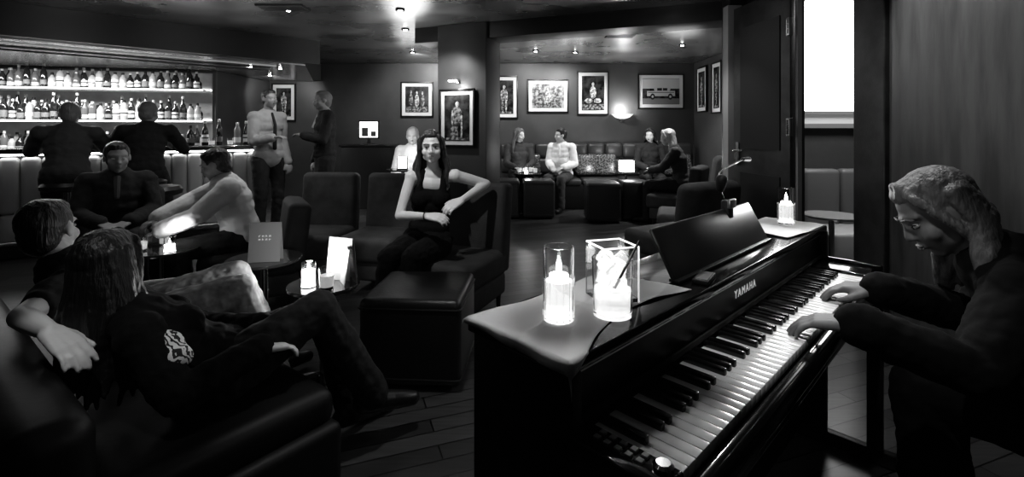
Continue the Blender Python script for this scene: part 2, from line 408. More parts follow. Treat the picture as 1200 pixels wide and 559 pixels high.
blab=['dark glass bottle with white label on lit shelf','clear spirit bottle with white label on lit shelf','amber bottle with pale label on lit shelf','squat dark bottle on lit shelf','tall slim bottle with dark label on lit shelf','broad shouldered bottle on lit shelf','tall dark bottle with white label and cap','short clear bottle with dark label']
dirb=V((math.cos(ba),math.sin(ba),0)); nb=V((math.sin(ba),-math.cos(ba),0)); mid=(p+q)/2
for z in rows:
  for dep,stp,off in ((.265,.081,0),(.15,.085,.045)):
    x=-L/2+.08+off
    while x<L/2-.08:
        k=random.choice([0,1,2,3,4,5,1,6,7,2,0,6,3,4]); 
        o=bpy.data.objects.new('liquor_bottle',BM[k]); COL.objects.link(o)
        o.location=mid+dirb*x+nb*(dep+random.uniform(-.008,.008))+V((0,0,z)); sc=random.uniform(.78,1.14); o.scale=(1,1,sc) if z<1.8 else (1,1,sc*.86)
        tag(o,blab[k],'bottle','bottles on the back bar shelves'); x+=stp+random.uniform(.003,.012)
light('AREA','soffit_light',(-5.6,5.6,2.1),75,sx=2.4,sy=.3,target=(-5.6,5.7,0)).rotation_euler=(0,0,ba)

# ---------------------------------------------------------------- bar counter
c0=V((-6.0,3.763,0)); c1=V((-3.1,5.9,0)); dc=c1-c0; ca=math.atan2(dc.y,dc.x); LC=dc.length
e=empty('bar_counter',c0,ca)
b=B(); b.box((LC/2,.27,1.055),(LC+.04,.62,.05),M('polished bar top',.03,.15,coat=.5),bev=.012); b.obj('counter_top',parent=e)
b=B(); b.box((LC/2,.3,.52),(LC-.04,.5,1.02),soff); b.obj('body',parent=e)
b=B(); x=.0
pad=M('padded pale leather',.38,.35,bump=.05,bs=30)
while x<LC-.12:
    b.box((x+.075,.03,.72),(.152,.1,.56),pad,bev=.045); b.box((x+.075,.03,.3),(.152,.1,.29),pad,bev=.045); x+=.15
b.obj('padded_front',parent=e)
b=B(); b.box((LC/2,-.02,1.02),(LC-.05,.02,.014),led); b.obj('led_strip',parent=e)
b=B(); b.cone((0,-.14,.18),(LC,-.14,.18),.02,.02,steel,12); 
for t in range(5): b.cone((LC*t/4*.98+.02,-.14,.18),(LC*t/4*.98+.02,.03,.14),.01,.01,steel,8)
b.obj('foot_rail',parent=e)
tag(e,'long bar counter with padded channelled front and lit edge','bar counter')
uc=V((math.cos(ca),math.sin(ca),0)); nc=V((-math.sin(ca),math.cos(ca),0))

def glass_mesh(h=.12,r=.035,fill=.0,taper=.85):
    b=B(); t=.0025
    b.lathe([(r*taper,0),(r,h),(r-t,h),(r*taper-t,.01)],glass,seg=24)
    return b
def tumbler(loc,h=.09,r=.036,drink=True,lab='clear glass tumbler of drink',group='drinks glasses',parent=None):
    o=glass_mesh(h,r).obj('drinking_glass',loc=loc)
    if drink:
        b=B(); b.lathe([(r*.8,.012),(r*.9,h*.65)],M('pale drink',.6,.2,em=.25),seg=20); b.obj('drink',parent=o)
    tag(o,lab,'glass',group); return o
for t in (.9,1.25,1.9,2.5,2.62,3.1,3.3):
    tumbler(c0+uc*t+nc*random.uniform(.12,.4)+V((0,0,1.08)),lab='small lit drinks glass standing on the bar top',group='glasses on the bar')
def candle(loc,h=.1,r=.033,e=1.2,lab='glass tealight holder with burning candle',waxh=.5,group='table candles',wm=None):
    o=glass_mesh(h,r,taper=.95).obj('candle_glass',loc=loc)
    b=B(); b.lathe([(r*.88,.006),(r*.88,h*waxh)],wm or wax,seg=20); b.obj('candle',parent=o)
    b=B(); b.lathe([(.001,h*waxh+.004),(.006,h*waxh+.012),(.004,h*waxh+.024),(.0005,h*waxh+.035)],flame,seg=10)
    if wm is None: b.obj('flame',parent=o)
    else: b.bm.free()
    tag(o,lab,'candle',group)
    l=light('POINT','glow',(0,0,h+.03),e,size=.02); l.parent=o
    return o
candle(c0+uc*2.2+nc*.2+V((0,0,1.08)),e=1.5,lab='glass candle holder burning on the bar top')

def stool():
    e=empty('bar_stool',(0,0,0))
    b=B(); b.lathe([(.15,.70),(.185,.715),(.19,.75),(.17,.78),(.1,.785)],leather,seg=28); b.obj('seat',parent=e)
    b=B(); b.cone((0,0,.02),(0,0,.71),.022,.022,chrome,16); b.obj('pole',parent=e)
    b=B(); b.lathe([(.2,0),(.2,.012),(.05,.03),(.03,.05)],chrome,seg=28); b.obj('base',parent=e)
    b=B(); n=20
    pts=[(.15*math.cos(2*math.pi*k/n),.15*math.sin(2*math.pi*k/n),.27) for k in range(n+1)]
    b.tube(pts,.009,chrome); b.tube([(0,0,.27),(.15,0,.27)],.007,chrome); b.tube([(0,0,.27),(-.15,0,.27)],.007,chrome); b.obj('footrest',parent=e)
    tag(e,'round black leather bar stool on chrome pedestal','bar stool','bar stools'); return e
st=stool(); st.location=(-3.05,4.1,0)
for xy in ((-4.12,4.42),(-3.68,4.78),(-4.75,4.15)): clone(st,(xy[0],xy[1],0))

# ---------------------------------------------------------------- lounge seating
def lounge_chair(loc,f,w=.6,bh=.88,lab='low armless charcoal lounge chair with padded back',mt=None,bv=.05):
    mt=mt or velvet
    rz=math.atan2(f[1],f[0])+math.pi/2   # local -Y is facing
    e=empty('lounge_chair',loc,rz)
    b=B(); b.box((0,-.02,.33),(w,.62,.19),mt,bev=.05,seg=4); b.obj('seat',parent=e)
    b=B(); b.box((0,.0,.17),(w-.04,.58,.16),mt,bev=.03); b.obj('base',parent=e)
    b=B(); b.box((0,.27,(bh+.25)/2),(w,.16,bh-.25),mt,rot=(-.12,0,0),bev=bv,seg=4); b.obj('backrest',parent=e)
    for sx in (-1,1):
        for sy in (-1,1):
            b=B(); b.cone((0,0,0),(0,0,.1),.014,.02,black,10); b.obj('leg',parent=e,loc=(sx*(w/2-.06),sy*.24,0))
    tag(e,lab,'chair','lounge chairs'); return e
velvetd=M('near black upholstery',.022,.75,bump=.1,bs=120,var=.25,vs=9)
lounge_chair((-.45,3.3,0),(-.40,-.92),w=.68,bv=.035,mt=velvetd,lab='armless charcoal lounge chair the seated woman leans in')
lounge_chair((-1.09,3.97,0),(-.2,-.98),w=.5)
lounge_chair((-1.65,4.05,0),(-.05,-1),w=.5)
lounge_chair((-1.88,3.46,0),(-.85,-.5),w=.5,bh=.74,mt=velvetd,lab='low dark lounge chair under guest in white shirt')
lounge_chair((-2.95,3.6,0),(.6,-.8),w=.55,bh=.8,mt=velvetd,lab='dark lounge chair under seated man near the bar')
lounge_chair((1.4,4.0,0),(-.5,.85),w=.66,bh=.86,bv=.075,lab='rounded dark lounge chair behind the piano')
lounge_chair((1.85,4.95,0),(-.9,.3),w=.6,bh=1.0,bv=.075,lab='high backed dark chair near the pier')
lounge_chair((2.2,6.4,0),(-.8,.5),w=.6,bh=.8,lab='dark lounge chair under long haired guest in alcove')
lounge_chair((-1.3,6.3,0),(-.2,-1),w=.55,bh=.85,lab='dark chair behind the row of lounge chairs')

def pouf(loc,s,h,rz=0,lab='square black leather pouf'):
    e=empty('pouf',loc,rz)
    b=B(); b.box((0,0,h/2+.01),(s,s,h-.02),leather2 if h>.5 else leather,bev=.035,seg=4); b.obj('body',parent=e)
    r=s/2-.012
    for z in (h-.045,.06):
        b=B()
        b.tube([(-r,-r-.012,z),(r,-r-.012,z),(r+.012,-r,z),(r+.012,r,z),(r,r+.012,z),(-r,r+.012,z),(-r-.012,r,z),(-r-.012,-r,z),(-r,-r-.012,z)],.005,leather,6)
        b.obj('piping',parent=e)
    tag(e,lab,'pouf','leather poufs'); return e
pouf((-.48,2.54,0),.5,.44,rz=-.06,lab='large square black leather pouf with piped edges on floor')
pouf((-.12,7.0,0),.45,.55,rz=.0,lab='cube leather pouf in front of alcove table')
pouf((.38,7.0,0),.45,.55,rz=.03,lab='cube leather pouf next to its twin by the alcove')
pouf((1.26,6.7,0),.46,.55,rz=-.05,lab='cube leather pouf near the alcove table')
pouf((1.74,6.82,0),.4,.55,rz=.0,lab='cube leather pouf partly behind the piano stand')

def round_table(loc,r,h,lab,topm=None):
    e=empty('side_table',loc)
    b=B(); b.lathe([(r*.97,h-.018),(r,h-.012),(r,h-.003),(r*.985,h)],topm or M('dark glossy table top',.04,.1,coat=.5),seg=40); b.obj('table_top',parent=e)
    b=B(); b.cone((0,0,.015),(0,0,h-.018),.02,.02,chrome,16); b.lathe([(.07,h-.03),(.07,h-.018)],chrome,seg=20); b.obj('pedestal',parent=e)
    b=B(); b.lathe([(r*.75,0),(r*.75,.01),(.04,.02),(.022,.05)],chrome,seg=32); b.obj('base',parent=e)
    tag(e,lab,'table','small round cocktail tables'); return e
round_table((-1.41,2.72,0),.2,.53,'round glossy cocktail table on chrome pedestal with a menu')
round_table((-.93,2.36,0),.17,.50,'round dark cocktail table holding candle, glass and menus')
round_table((-2.25,3.08,0),.22,.5,'round cocktail table with drinks beside seated man')
round_table((.25,7.48,0),.22,.6,'round alcove table with glasses and candle')
round_table((1.75,7.35,0),.25,.62,'round alcove table with glowing lamp')
round_table((-1.3,5.7,0),.2,.8,'small high table carrying a glowing lantern')

candle((-.98,2.3,.50),h=.12,r=.035,e=4.0,waxh=.7,lab='tall burning glass candle on the dark cocktail table')
candle((-1.02,2.41,.50),h=.08,r=.03,e=.8,lab='short burning tealight on the dark cocktail table')
tumbler((-.885,2.28,.50),h=.1,r=.037,lab='tumbler of pale drink beside the candle')
def menu(loc,rz,w,h,lab,marks=True,m=None):
    e=empty('menu_card',loc,rz); m=m or M('menu card grey',.24,.6)
    for sgn in (-1,1):
        b=B(); b.box((0,sgn*.018,h/2),(w,.003,h),m,rot=(sgn*.14*1,0,0)); b.obj('panel',parent=e)
    if marks:
        b=B(); lm=M('menu lettering',.8,.6,em=.15)
        for r_ in range(2):
            for k in range(4):
                x=(k-1.5)*w*.11; z=h*(.66-.085*r_)
                yy=-.018-math.tan(.14)*(h/2-z)-.003
                b.box((x,yy,z),(w*.07,.001,.0025),lm,rot=(0,.9*((k+r_)%3-1),0)); b.box((x-w*.022,yy,z-.002),(w*.013,.001,.010),lm)
                if (k+r_)%2: b.box((x+w*.02,yy,z-.002),(w*.012,.001,.009),lm)
        b.obj('lettering',parent=e)
    tag(e,lab,'menu','menus on the cocktail tables'); return e
menu((-1.37,2.66,.53),.15,.165,.215,'standing grey folded menu with small pale lettering')
menu((-.87,2.44,.50),-.3,.14,.21,'tall pale folded menu standing behind the candle',m=M('pale menu',.35,.6),marks=False)
menu((-.81,2.37,.50),-1.0,.09,.17,'narrow folded menu leaning beside the tumbler',m=M('pale menu',.35,.6),marks=False)
candle((-2.12,2.96,.50),h=.1,e=.9,lab='burning glass candle on table near guest in white')
tumbler((-2.33,3.0,.50),lab='tumbler on the low table near seated guest'); tumbler((-2.3,3.16,.50),h=.13,r=.03,lab='tall glass on the low table near seated guest')
candle((.22,7.38,.6),e=3,lab='burning candle on the alcove table')
for x,y in ((.36,7.43),(.12,7.5),(.3,7.58)): tumbler((x,y,.6),h=.12,r=.035,lab='drinks glass on the alcove table')
def lamp(loc,r,h,e,lab):
    t=empty('table_lantern',loc,.2); b=B(); b.box((0,0,.008),(2*r+.02,2*r+.02,.016),steel,bev=.003); b.obj('base',parent=t)
    b=B(); b.box((0,0,.016+h/2),(2*r,2*r,h),M('lit frosted glass',1,.6,em=4),bev=.006); b.obj('lamp_shade',parent=t)
    b=B()
    for sx in (-1,1):
        for sy in (-1,1): b.box((sx*r,sy*r,.016+h/2),(.008,.008,h+.01),black)
    b.obj('frame',parent=t)
    tag(t,lab,'lamp'); light('POINT','bulb',(0,0,h+.1),e,size=.05).parent=t; return t
lamp((1.75,7.3,.62),.09,.17,9,'square glowing candle lantern on the alcove table')
lamp((-1.3,5.67,.8),.055,.13,7,'small square glowing lantern on a high table')
e=empty('service_station',(-2.35,7.9,0)); b=B(); b.box((0,0,.5),(.8,.45,1.0),soff,bev=.01); b.obj('cabinet',parent=e); b=B(); b.box((0,0,1.02),(.86,.5,.04),M('polished bar top',.03,.15),bev=.008); b.obj('worktop',parent=e); tag(e,'dark service cabinet against the back wall','cabinet')
e=empty('till_monitor',(-2.35,7.85,1.04)); b=B(); b.cone((0,0,0),(0,0,.12),.03,.02,black); b.lathe([(.1,0),(.09,.01)],black); b.obj('stand',parent=e)
b=B(); b.box((0,0,.24),(.34,.03,.3),black,bev=.008); b.obj('housing',parent=e); b=B(); b.box((0,-.018,.24),(.3,.004,.26),M('lit screen',1,.5,em=1.3)); b.obj('screen',parent=e)
b=B(); b.box((-.06,-.0205,.2),(.10,.001,.14),M('screen tile',.1,.5)); b.box((.08,-.0205,.17),(.08,.001,.08),M('screen tile',.1,.5))
b.obj('screen_tiles',parent=e); tag(e,'lit till screen on the service cabinet','monitor')
for k,(t,kk) in enumerate(((3.05,0),(3.2,4),(3.4,2),(3.5,0),(2.9,3))):
    o=bpy.data.objects.new('wine_bottle',BM[kk]); COL.objects.link(o); o.location=c0+uc*t+nc*.45+V((0,0,1.08)); tag(o,'dark bottle standing on the bar top','bottle','bottles on the bar top')

# ---------------------------------------------------------------- banquette in alcove
e=empty('banquette_sofa',(1.45,8.05,0))
b=B(); b.box((0,-.1,.2),(3.3,.6,.4),leather,bev=.02); b.obj('base',parent=e)
for k in range(5):
    b=B(); b.box((-1.32+.66*k,-.12,.43),(.655,.6,.12),leather2,bev=.045); b.obj('seat_cushion',parent=e)
b=B()
for k in range(11):
    for r_ in range(2): b.box((-1.5+.3*k,.2,.66+.26*r_),(.304,.14,.264),leather2,bev=.06)
b.obj('backrest',parent=e)
tag(e,'long dark leather banquette with tufted back along alcove wall','sofa')
pat=noise_print('patterned cushion cloth',.03,.2,40)
for x,r_ in ((1.25,.2),(1.55,-.15),(.3,.1),(2.6,-.2),(2.85,.2)):
    b=B(); b.box((0,0,.2),(.38,.11,.36),pat,bev=.054,seg=5)
    o=b.obj('cushion',loc=(x,7.98,.5),rot=(-.25,0,r_)); tag(o,'patterned scatter cushion resting on the banquette','cushion','banquette cushions')

e=empty('booth_seat',(2.72,4.07,0)); b=B(); b.box((0,-.05,.22),(1.0,.5,.44),M('pale seat',.35,.5),bev=.03); b.obj('seat',parent=e)
for k in range(3):
    b=B(); b.box((-.33+.33*k,.17,.62),(.325,.12,.6),M('grey seat back',.12,.5),bev=.04); b.obj('backrest',parent=e)
tag(e,'pale upholstered booth seat seen through the doorway','sofa')
round_table((2.42,3.62,0),.2,.62,'small grey round table beside booth beyond the doorway',M('grey table top',.25,.25))
o=light('AREA','lobby_light',(2.95,3.5,2.38),26,size=.6,target=(2.95,3.5,0))
hx,hy=2.02,3.44; tx,ty=1.93,4.12; dd=V((tx-hx,ty-hy,0)); da=math.atan2(dd.y,dd.x)
b=B(); b.box((dd.length/2,0,1.15),(dd.length,.04,2.28),walld,bev=.004); b.box((dd.length/2,.022,1.6),(dd.length*.7,.01,1.0),black); b.box((dd.length/2,.022,.55),(dd.length*.7,.01,.7),black)
o=b.obj('door_1',loc=(hx,hy,0.01),rz=da); struct(o)
b=B(); b.box((dd.length-.07,.03,1.05),(.035,.012,.2),steel,bev=.004); b.rc((dd.length-.07,.065,1.08),(dd.length-.18,.065,1.08),.009,.009,chrome); b.rc((dd.length-.07,.03,1.08),(dd.length-.07,.065,1.08),.008,.008,chrome)
o2=b.obj('handle',parent=o)
b=B()
for z in (.3,1.28,2.0): b.box((0,0,z),(.03,.04,.13),steel,bev=.004); 
for z in (.3,1.28,2.0):
    for k in range(3): b.cone((-.005,.0,z-.05+.036*k),(-.005,0,z-.02+.036*k),.016,.016,chrome,10)
o=b.obj('trim_6',loc=(1.985,3.42,0)); struct(o)
b=B(); b.box((2.045,3.41,1.22),(.03,.03,2.44),M('grey jamb',.25,.4)); struct(b.obj('trim_7'))

# ---------------------------------------------------------------- piano
Pd=V((.716,.698,0)); Pn=V((.698,-.716,0)); pz=math.atan2(.698,.716)
def PP(s,pp,z=0): return Pd*s+Pn*pp+V((0,0,z))
PO=PP(1.4,-.5)
pi=empty('digital_piano',PO,pz)
b=B(); b.box((.035,.125,.858),(1.65,.262,.024),piano_m,bev=.005); b.obj('top_lid',parent=pi)
for nm,x in (('side_panel',-.772),('side_panel',.842)):
    b=B(); b.box((x,.115,.425),(.03,.25,.85),piano_s,bev=.004); b.box((x,-.09,.69),(.03,.2,.12),piano_m,bev=.008); b.box((x,-.165,.33),(.03,.05,.64),piano_s,bev=.006); b.box((x,-.02,.03),(.04,.42,.05),piano_s,bev=.006); b.obj(nm,parent=pi)
b=B(); b.box((.035,.235,.48),(1.6,.012,.74),piano_s); b.obj('back_panel',parent=pi)
b=B(); b.box((.035,.06,.35),(1.6,.02,.5),piano_s); b.obj('knee_panel',parent=pi)
b=B(); b.box((.035,-.09,.672),(1.6,.2,.05),piano_m,bev=.006); b.box((.035,-.182,.695),(1.6,.03,.05),piano_m,bev=.01); b.obj('key_bed',parent=pi)
for x,w in ((-.735,.045),(.758,.135)):
    b=B(); b.box((x,-.08,.715),(w,.175,.05),piano_m,bev=.006); b.obj('key_block',parent=pi)
b=B(); b.box((.035,.024,.80),(1.6,.022,.10),piano_f,bev=.004); b.box((.035,.016,.748),(1.6,.02,.012),M('red felt strip',.03,.9)); b.box((.035,.008,.842),(1.6,.012,.006),steel); b.obj('fallboard',parent=pi)
n=52; x0=-.712; kw=1.40/n
for k in range(n):
    b=B(); b.box((0,-.077,0),(kw-.0016,.166,.022),wkey,bev=.0022,seg=2); b.obj('white_key',parent=pi,loc=(x0+kw*(k+.5),0,.719))
bk=None
pat_=[1,0,1,1,0,1,1]
for k in range(n-1):
    if pat_[k%7]:
        if bk is None:
            b=B(); b.box((0,-.042,.008),(.014,.094,.016),bkey,bev=.003,seg=2); o=b.obj('black_key',parent=pi); bk=o
        else:
            o=bk.copy(); COL.objects.link(o)
        o.location=(x0+kw*(k+1),0,.728)
cu=bpy.data.curves.new('lettering','FONT'); cu.body='YAMAHA'; cu.size=.032; cu.extrude=.0006; cu.align_x='CENTER'; cu.align_y='CENTER'; cu.space_character=1.35
to=bpy.data.objects.new('tmp',cu); COL.objects.link(to); bpy.context.view_layer.update()
me=bpy.data.meshes.new_from_object(to.evaluated_get(bpy.context.evaluated_depsgraph_get())); bpy.data.objects.remove(to)
me.materials.clear(); me.materials.append(M('silver lettering',.7,.35,em=.3))
o=bpy.data.objects.new('lettering',me); COL.objects.link(o); o.parent=pi; o.location=(.03,.0115,.80); o.rotation_euler=(math.pi/2,0,0)
b=B()
for k in range(2):
    for j in range(5): b.box((-.744+.017*k,-.03-.02*j,.742),(.011,.011,.005),M('button grey',.3,.4),bev=.001)
b.obj('control_buttons',parent=pi)
b=B(); b.lathe([(.016,0),(.016,.012),(.011,.016)],chrome,c=(-.737,-.145,.738),seg=16); b.obj('volume_knob',parent=pi)
ms=B(); ms.box((.06,.105,.935),(.68,.012,.14),piano_s,rot=(-.5,0,0),bev=.006); ms.box((.06,.07,.876),(.68,.03,.008),piano_s,bev=.002)
ms.obj('music_stand',parent=pi)
b=B(); b.box((0,.03,.08),(.3,.06,.06),piano_s,bev=.01); b.obj('pedal_box',parent=pi)
for x in (-.09,0,.09):
    b=B(); b.box((x,-.03,.05),(.03,.1,.012),steel,bev=.005); b.obj('pedal',parent=pi)
tag(pi,'black upright digital piano with open keyboard and music stand','piano')
def pl(x,y,z): return PO+Pd*x-Pn*y+V((0,0,z))
e=empty('clip_lamp',pl(.2,.14,.995),pz)
dsteel=M('dark steel',.1,.3,m=.8)
b=B(); b.box((0,-.01,.0),(.035,.03,.06),black,bev=.006); b.box((0,-.025,.02),(.05,.012,.03),steel,bev=.004); b.obj('clip',parent=e)
b=B(); b.tube([(0,0,.03),(-.03,.0,.07),(-.025,.01,.10),(.04,.03,.115),(.14,.05,.125),(.25,.06,.135),(.36,.07,.145)],.0028,dsteel); b.obj('arm',parent=e)
b=B(); b.rc((.36,.07,.145),(.42,.07,.143),.008,.010,black); b.obj('lamp_head',parent=e)
b=B(); b.rc((-.03,.0,.07),(-.045,-.01,.1),.014,.018,black); b.obj('joint',parent=e)
tag(e,'dark clip on lamp with thin arm fixed to music stand','lamp')
b=B(); b.box((0,0,.006),(.09,.04,.012),black,bev=.003); b.box((0,0,.0125),(.075,.03,.001),steel); o=b.obj('remote_control',loc=pl(-.2,.03,.871),rz=pz+.2); tag(o,'small black remote lying at foot of the music stand','remote control')
# napkins: quadrilateral with draping beyond the lid edges
def napkin(C,edgex0,edgey0,edgex1,edgey1,lab,sag=.02):
    bm=bmesh.new(); nx,ny=70,44; g=[]
    C=[V((c[0],c[1],0)) for c in C]
    for i in range(nx+1):
        row=[]
        for j in range(ny+1):
            a=i/nx; c=j/ny
            P_=C[0].lerp(C[1],a).lerp(C[3].lerp(C[2],a),c)
            xr,yr=P_.x,P_.y
            yr+=sag*math.sin(math.pi*a)*(1-c)-abs(sag)*.3*math.sin(math.pi*a)*c
            cre=math.exp(-((a-.5)/.01)**2)+math.exp(-((c-.5)/.016)**2)
            edge=max(0,1-min(a,1-a,c,1-c)*12)
            z=.8722+.0009*(1+math.sin(9*xr+24*yr)*math.sin(23*yr-7*xr))+.0022*cre+.0014*edge*(1+math.sin(45*xr+35*yr))
            if xr<edgex0: dz=edgex0-xr; z-=dz*.97; xr=edgex0-.003-dz*.2-.005*math.sin(55*yr)*min(1,dz*30)
            if xr>edgex1: dz=xr-edgex1; z-=dz*.97; xr=edgex1+.003+dz*.12
            if yr<edgey0: dz=edgey0-yr; z-=dz*.97; yr=edgey0-.003-dz*.2-.005*math.sin(55*xr)*min(1,dz*30)
            if yr>edgey1: dz=yr-edgey1; z-=dz*.97; yr=edgey1+.003+dz*.12
            row.append(bm.verts.new((xr,yr,z)))
        g.append(row)
    for i in range(nx):
        for j in range(ny):
            f=bm.faces.new((g[i][j],g[i+1][j],g[i+1][j+1],g[i][j+1])); f.smooth=True
    me=bpy.data.meshes.new('napkin'); bm.to_mesh(me); bm.free(); me.materials.append(cloth)
    o=bpy.data.objects.new('napkin',me); COL.objects.link(o); o.location=PO; o.rotation_euler=(0,0,pz)
    md=o.modifiers.new('s','SOLIDIFY'); md.thickness=.0008; md.offset=1
    tag(o,lab,'napkin','linen napkins on the piano')
napkin([(-.815,-.045),(-.30,.015),(-.345,.25),(-.80,.262)],-.792,-.008,9,.258,'grey linen napkin draped over the near end of the piano top',sag=.065)
napkin([(.48,.03),(.84,.0),(.885,.22),(.53,.25)],-9,-.008,.862,.258,'grey linen napkin draped over the far end of the piano top',sag=-.01)
zt=.877
def tallcandle(loc,e,lab):
    o=candle(loc,h=.145,r=.031,e=e,waxh=.12,lab=lab,group='candles on the piano',wm=M('thick glass foot',.8,.1,em=.5,tr=.5))  # emission in the glass foot imitates candlelight
    b=B(); b.lathe([(.026,.022),(.0265,.078)],M('water in candle glass',.9,.05,em=.28,tr=.75),seg=20); b.obj('water',parent=o)  # water given its own glow in place of candlelight passing through
    b=B(); b.lathe([(.018,.079),(.019,.082),(.019,.09),(.012,.091)],M('floating tealight',1,.5,em=5),seg=16); b.obj('tealight',parent=o)
    b=B(); b.lathe([(.001,.092),(.006,.099),(.005,.111),(.0005,.126)],flame,seg=10); b.obj('flame',parent=o)
    b=B()
    for k in range(14):
        a=2*math.pi*k/14; b.rc((.0305*math.cos(a),.0305*math.sin(a),.006),(.0315*math.cos(a),.0315*math.sin(a),.085),.0016,.0012,glass,6)
    b.obj('glass_ribs',parent=o)
    return o
tallcandle((.093,.95,zt),2.8,'tall straight ribbed glass with floating lit candle on napkin')
tallcandle((1.107,1.93,zt),3.4,'tall lit glass candle standing at far end of piano')
o=glass_mesh(.115,.042,taper=.92).obj('cocktail_glass',loc=(.205,.975,zt)); tag(o,'rocks glass filled with ice cubes and a straw','glass')
b=B(); b.lathe([(.0355,.008),(.0375,.055)],M('glowing drink',.95,.1,em=.3,tr=.7),seg=20); b.obj('drink',parent=o)  # emission put into the drink so that it looks lit
for k,(x,y,z) in enumerate(((.010,-.012,.066),(-.012,.012,.070),(.012,.008,.094),(-.012,-.008,.100))):
    b=B(); b.box((0,0,0),(.028,.028,.026),ice,rot=(k*.35,k*.25,k*1.1),bev=.003,seg=2); b.obj('ice_cube',parent=o,loc=(x,y,z))
b=B(); b.cone((0,-.02,.06),(.055,.0,.15),.0025,.0025,black,8); b.obj('straw',parent=o)
e=empty('square_glass',(.225,1.075,zt),.3)
b=B(); s_=.042
for c,sz in (((0,s_,.06),(.087,.003,.12)),((0,-s_,.06),(.087,.003,.12)),((s_,0,.06),(.003,.087,.12)),((-s_,0,.06),(.003,.087,.12)),((0,0,.004),(.084,.084,.008))): b.box(c,sz,glass)
b.obj('glass_body',parent=e)
b=B()
for c0_,c1_ in (((-s_,-s_,.12),(s_,-s_,.12)),((s_,-s_,.12),(s_,s_,.12)),((s_,s_,.12),(-s_,s_,.12)),((-s_,s_,.12),(-s_,-s_,.12)),((-s_,-s_,.0),(-s_,-s_,.12)),((s_,-s_,.0),(s_,-s_,.12))): b.rc(c0_,c1_,.0022,.0022,M('bright glass edge',.9,.1,em=.5),6)  # emissive rods draw the highlights along the glass edges
b.obj('glass_edges',parent=e)
for k in range(6):
    b=B(); b.box((0,0,0),(.032,.032,.030),ice,rot=(k*.3,k*.2,k*1.3),bev=.003,seg=2)
    b.obj('ice_cube',parent=e,loc=((.016,-.016)[k%2],(.012,-.014,.0)[k%3],.026+.03*(k//2)))
tag(e,'square glass of ice behind the rocks glass','glass')
e=empty('piano_bench',PP(1.88,.24),pz); b=B(); b.box((0,0,.44),(.6,.32,.07),leather,bev=.02); b.obj('seat',parent=e)
for sx in (-1,1):
    for sy in (-1,1):
        b=B(); b.cone((0,0,0),(0,0,.41),.018,.022,black,10); b.obj('leg',parent=e,loc=(sx*.26,sy*.12,0))
tag(e,'black padded piano bench under the pianist','bench')

# ---------------------------------------------------------------- sofa foreground
sf=V((.6,.8,0)); sa=V((-.8,.6,0)); so=V((-1.38,1.78,0))
e=empty('leather_sofa',so,math.atan2(sa.y,sa.x))
b=B(); b.box((.02,-.03,.15),(1.5,.68,.22),sofal,bev=.03); b.obj('base',parent=e)
for x in (-.34,.38):
    b=B(); b.box((x,-.06,.30),(.71,.62,.13),sofal,bev=.05,seg=4); b.obj('seat_cushion',parent=e)
b=B(); b.box((.02,.36,.31),(1.5,.17,.56),sofal,bev=.06,seg=4); b.obj('backrest',parent=e)
for sx in (-.68,.72):
    for sy in (-.3,.36):
        b=B(); b.cone((0,0,0),(0,0,.05),.018,.022,black,10); b.obj('leg',parent=e,loc=(sx,sy,0))
tag(e,'low black leather sofa where the couple sit','sofa')

# ---------------------------------------------------------------- people
foldtex=bpy.data.textures.new('folds','CLOUDS'); foldtex.noise_scale=.055; foldtex.noise_depth=3
hairtex=bpy.data.textures.new('locks','CLOUDS'); hairtex.noise_scale=.02
def remesh(b,name,vox,mats,parent=None,loc=(0,0,0),it=3,fold=0,tex=None):
    me=bpy.data.meshes.new('tmp'); b.bm.to_mesh(me); b.bm.free()
    o=bpy.data.objects.new('tmp',me); COL.objects.link(o)
    md=o.modifiers.new('r','REMESH'); md.mode='VOXEL'; md.voxel_size=vox; md.use_smooth_shade=True
    m2=o.modifiers.new('s','SMOOTH'); m2.factor=.5; m2.iterations=it
    if fold:
        m3=o.modifiers.new('d','DISPLACE'); m3.texture=tex or foldtex; m3.strength=fold; m3.mid_level=.35; m3.texture_coords='LOCAL'
    bpy.context.view_layer.update()
    nm=bpy.data.meshes.new_from_object(o.evaluated_get(bpy.context.evaluated_depsgraph_get()))
    bpy.data.objects.remove(o); bpy.data.meshes.remove(me)
    nm.name=name; nm.materials.clear()
    for m in mats: nm.materials.append(m)
    for pl_ in nm.polygons: pl_.use_smooth=True; pl_.material_index=0
    r=bpy.data.objects.new(name,nm); COL.objects.link(r); r.location=loc
    if parent: r.parent=parent
    return r
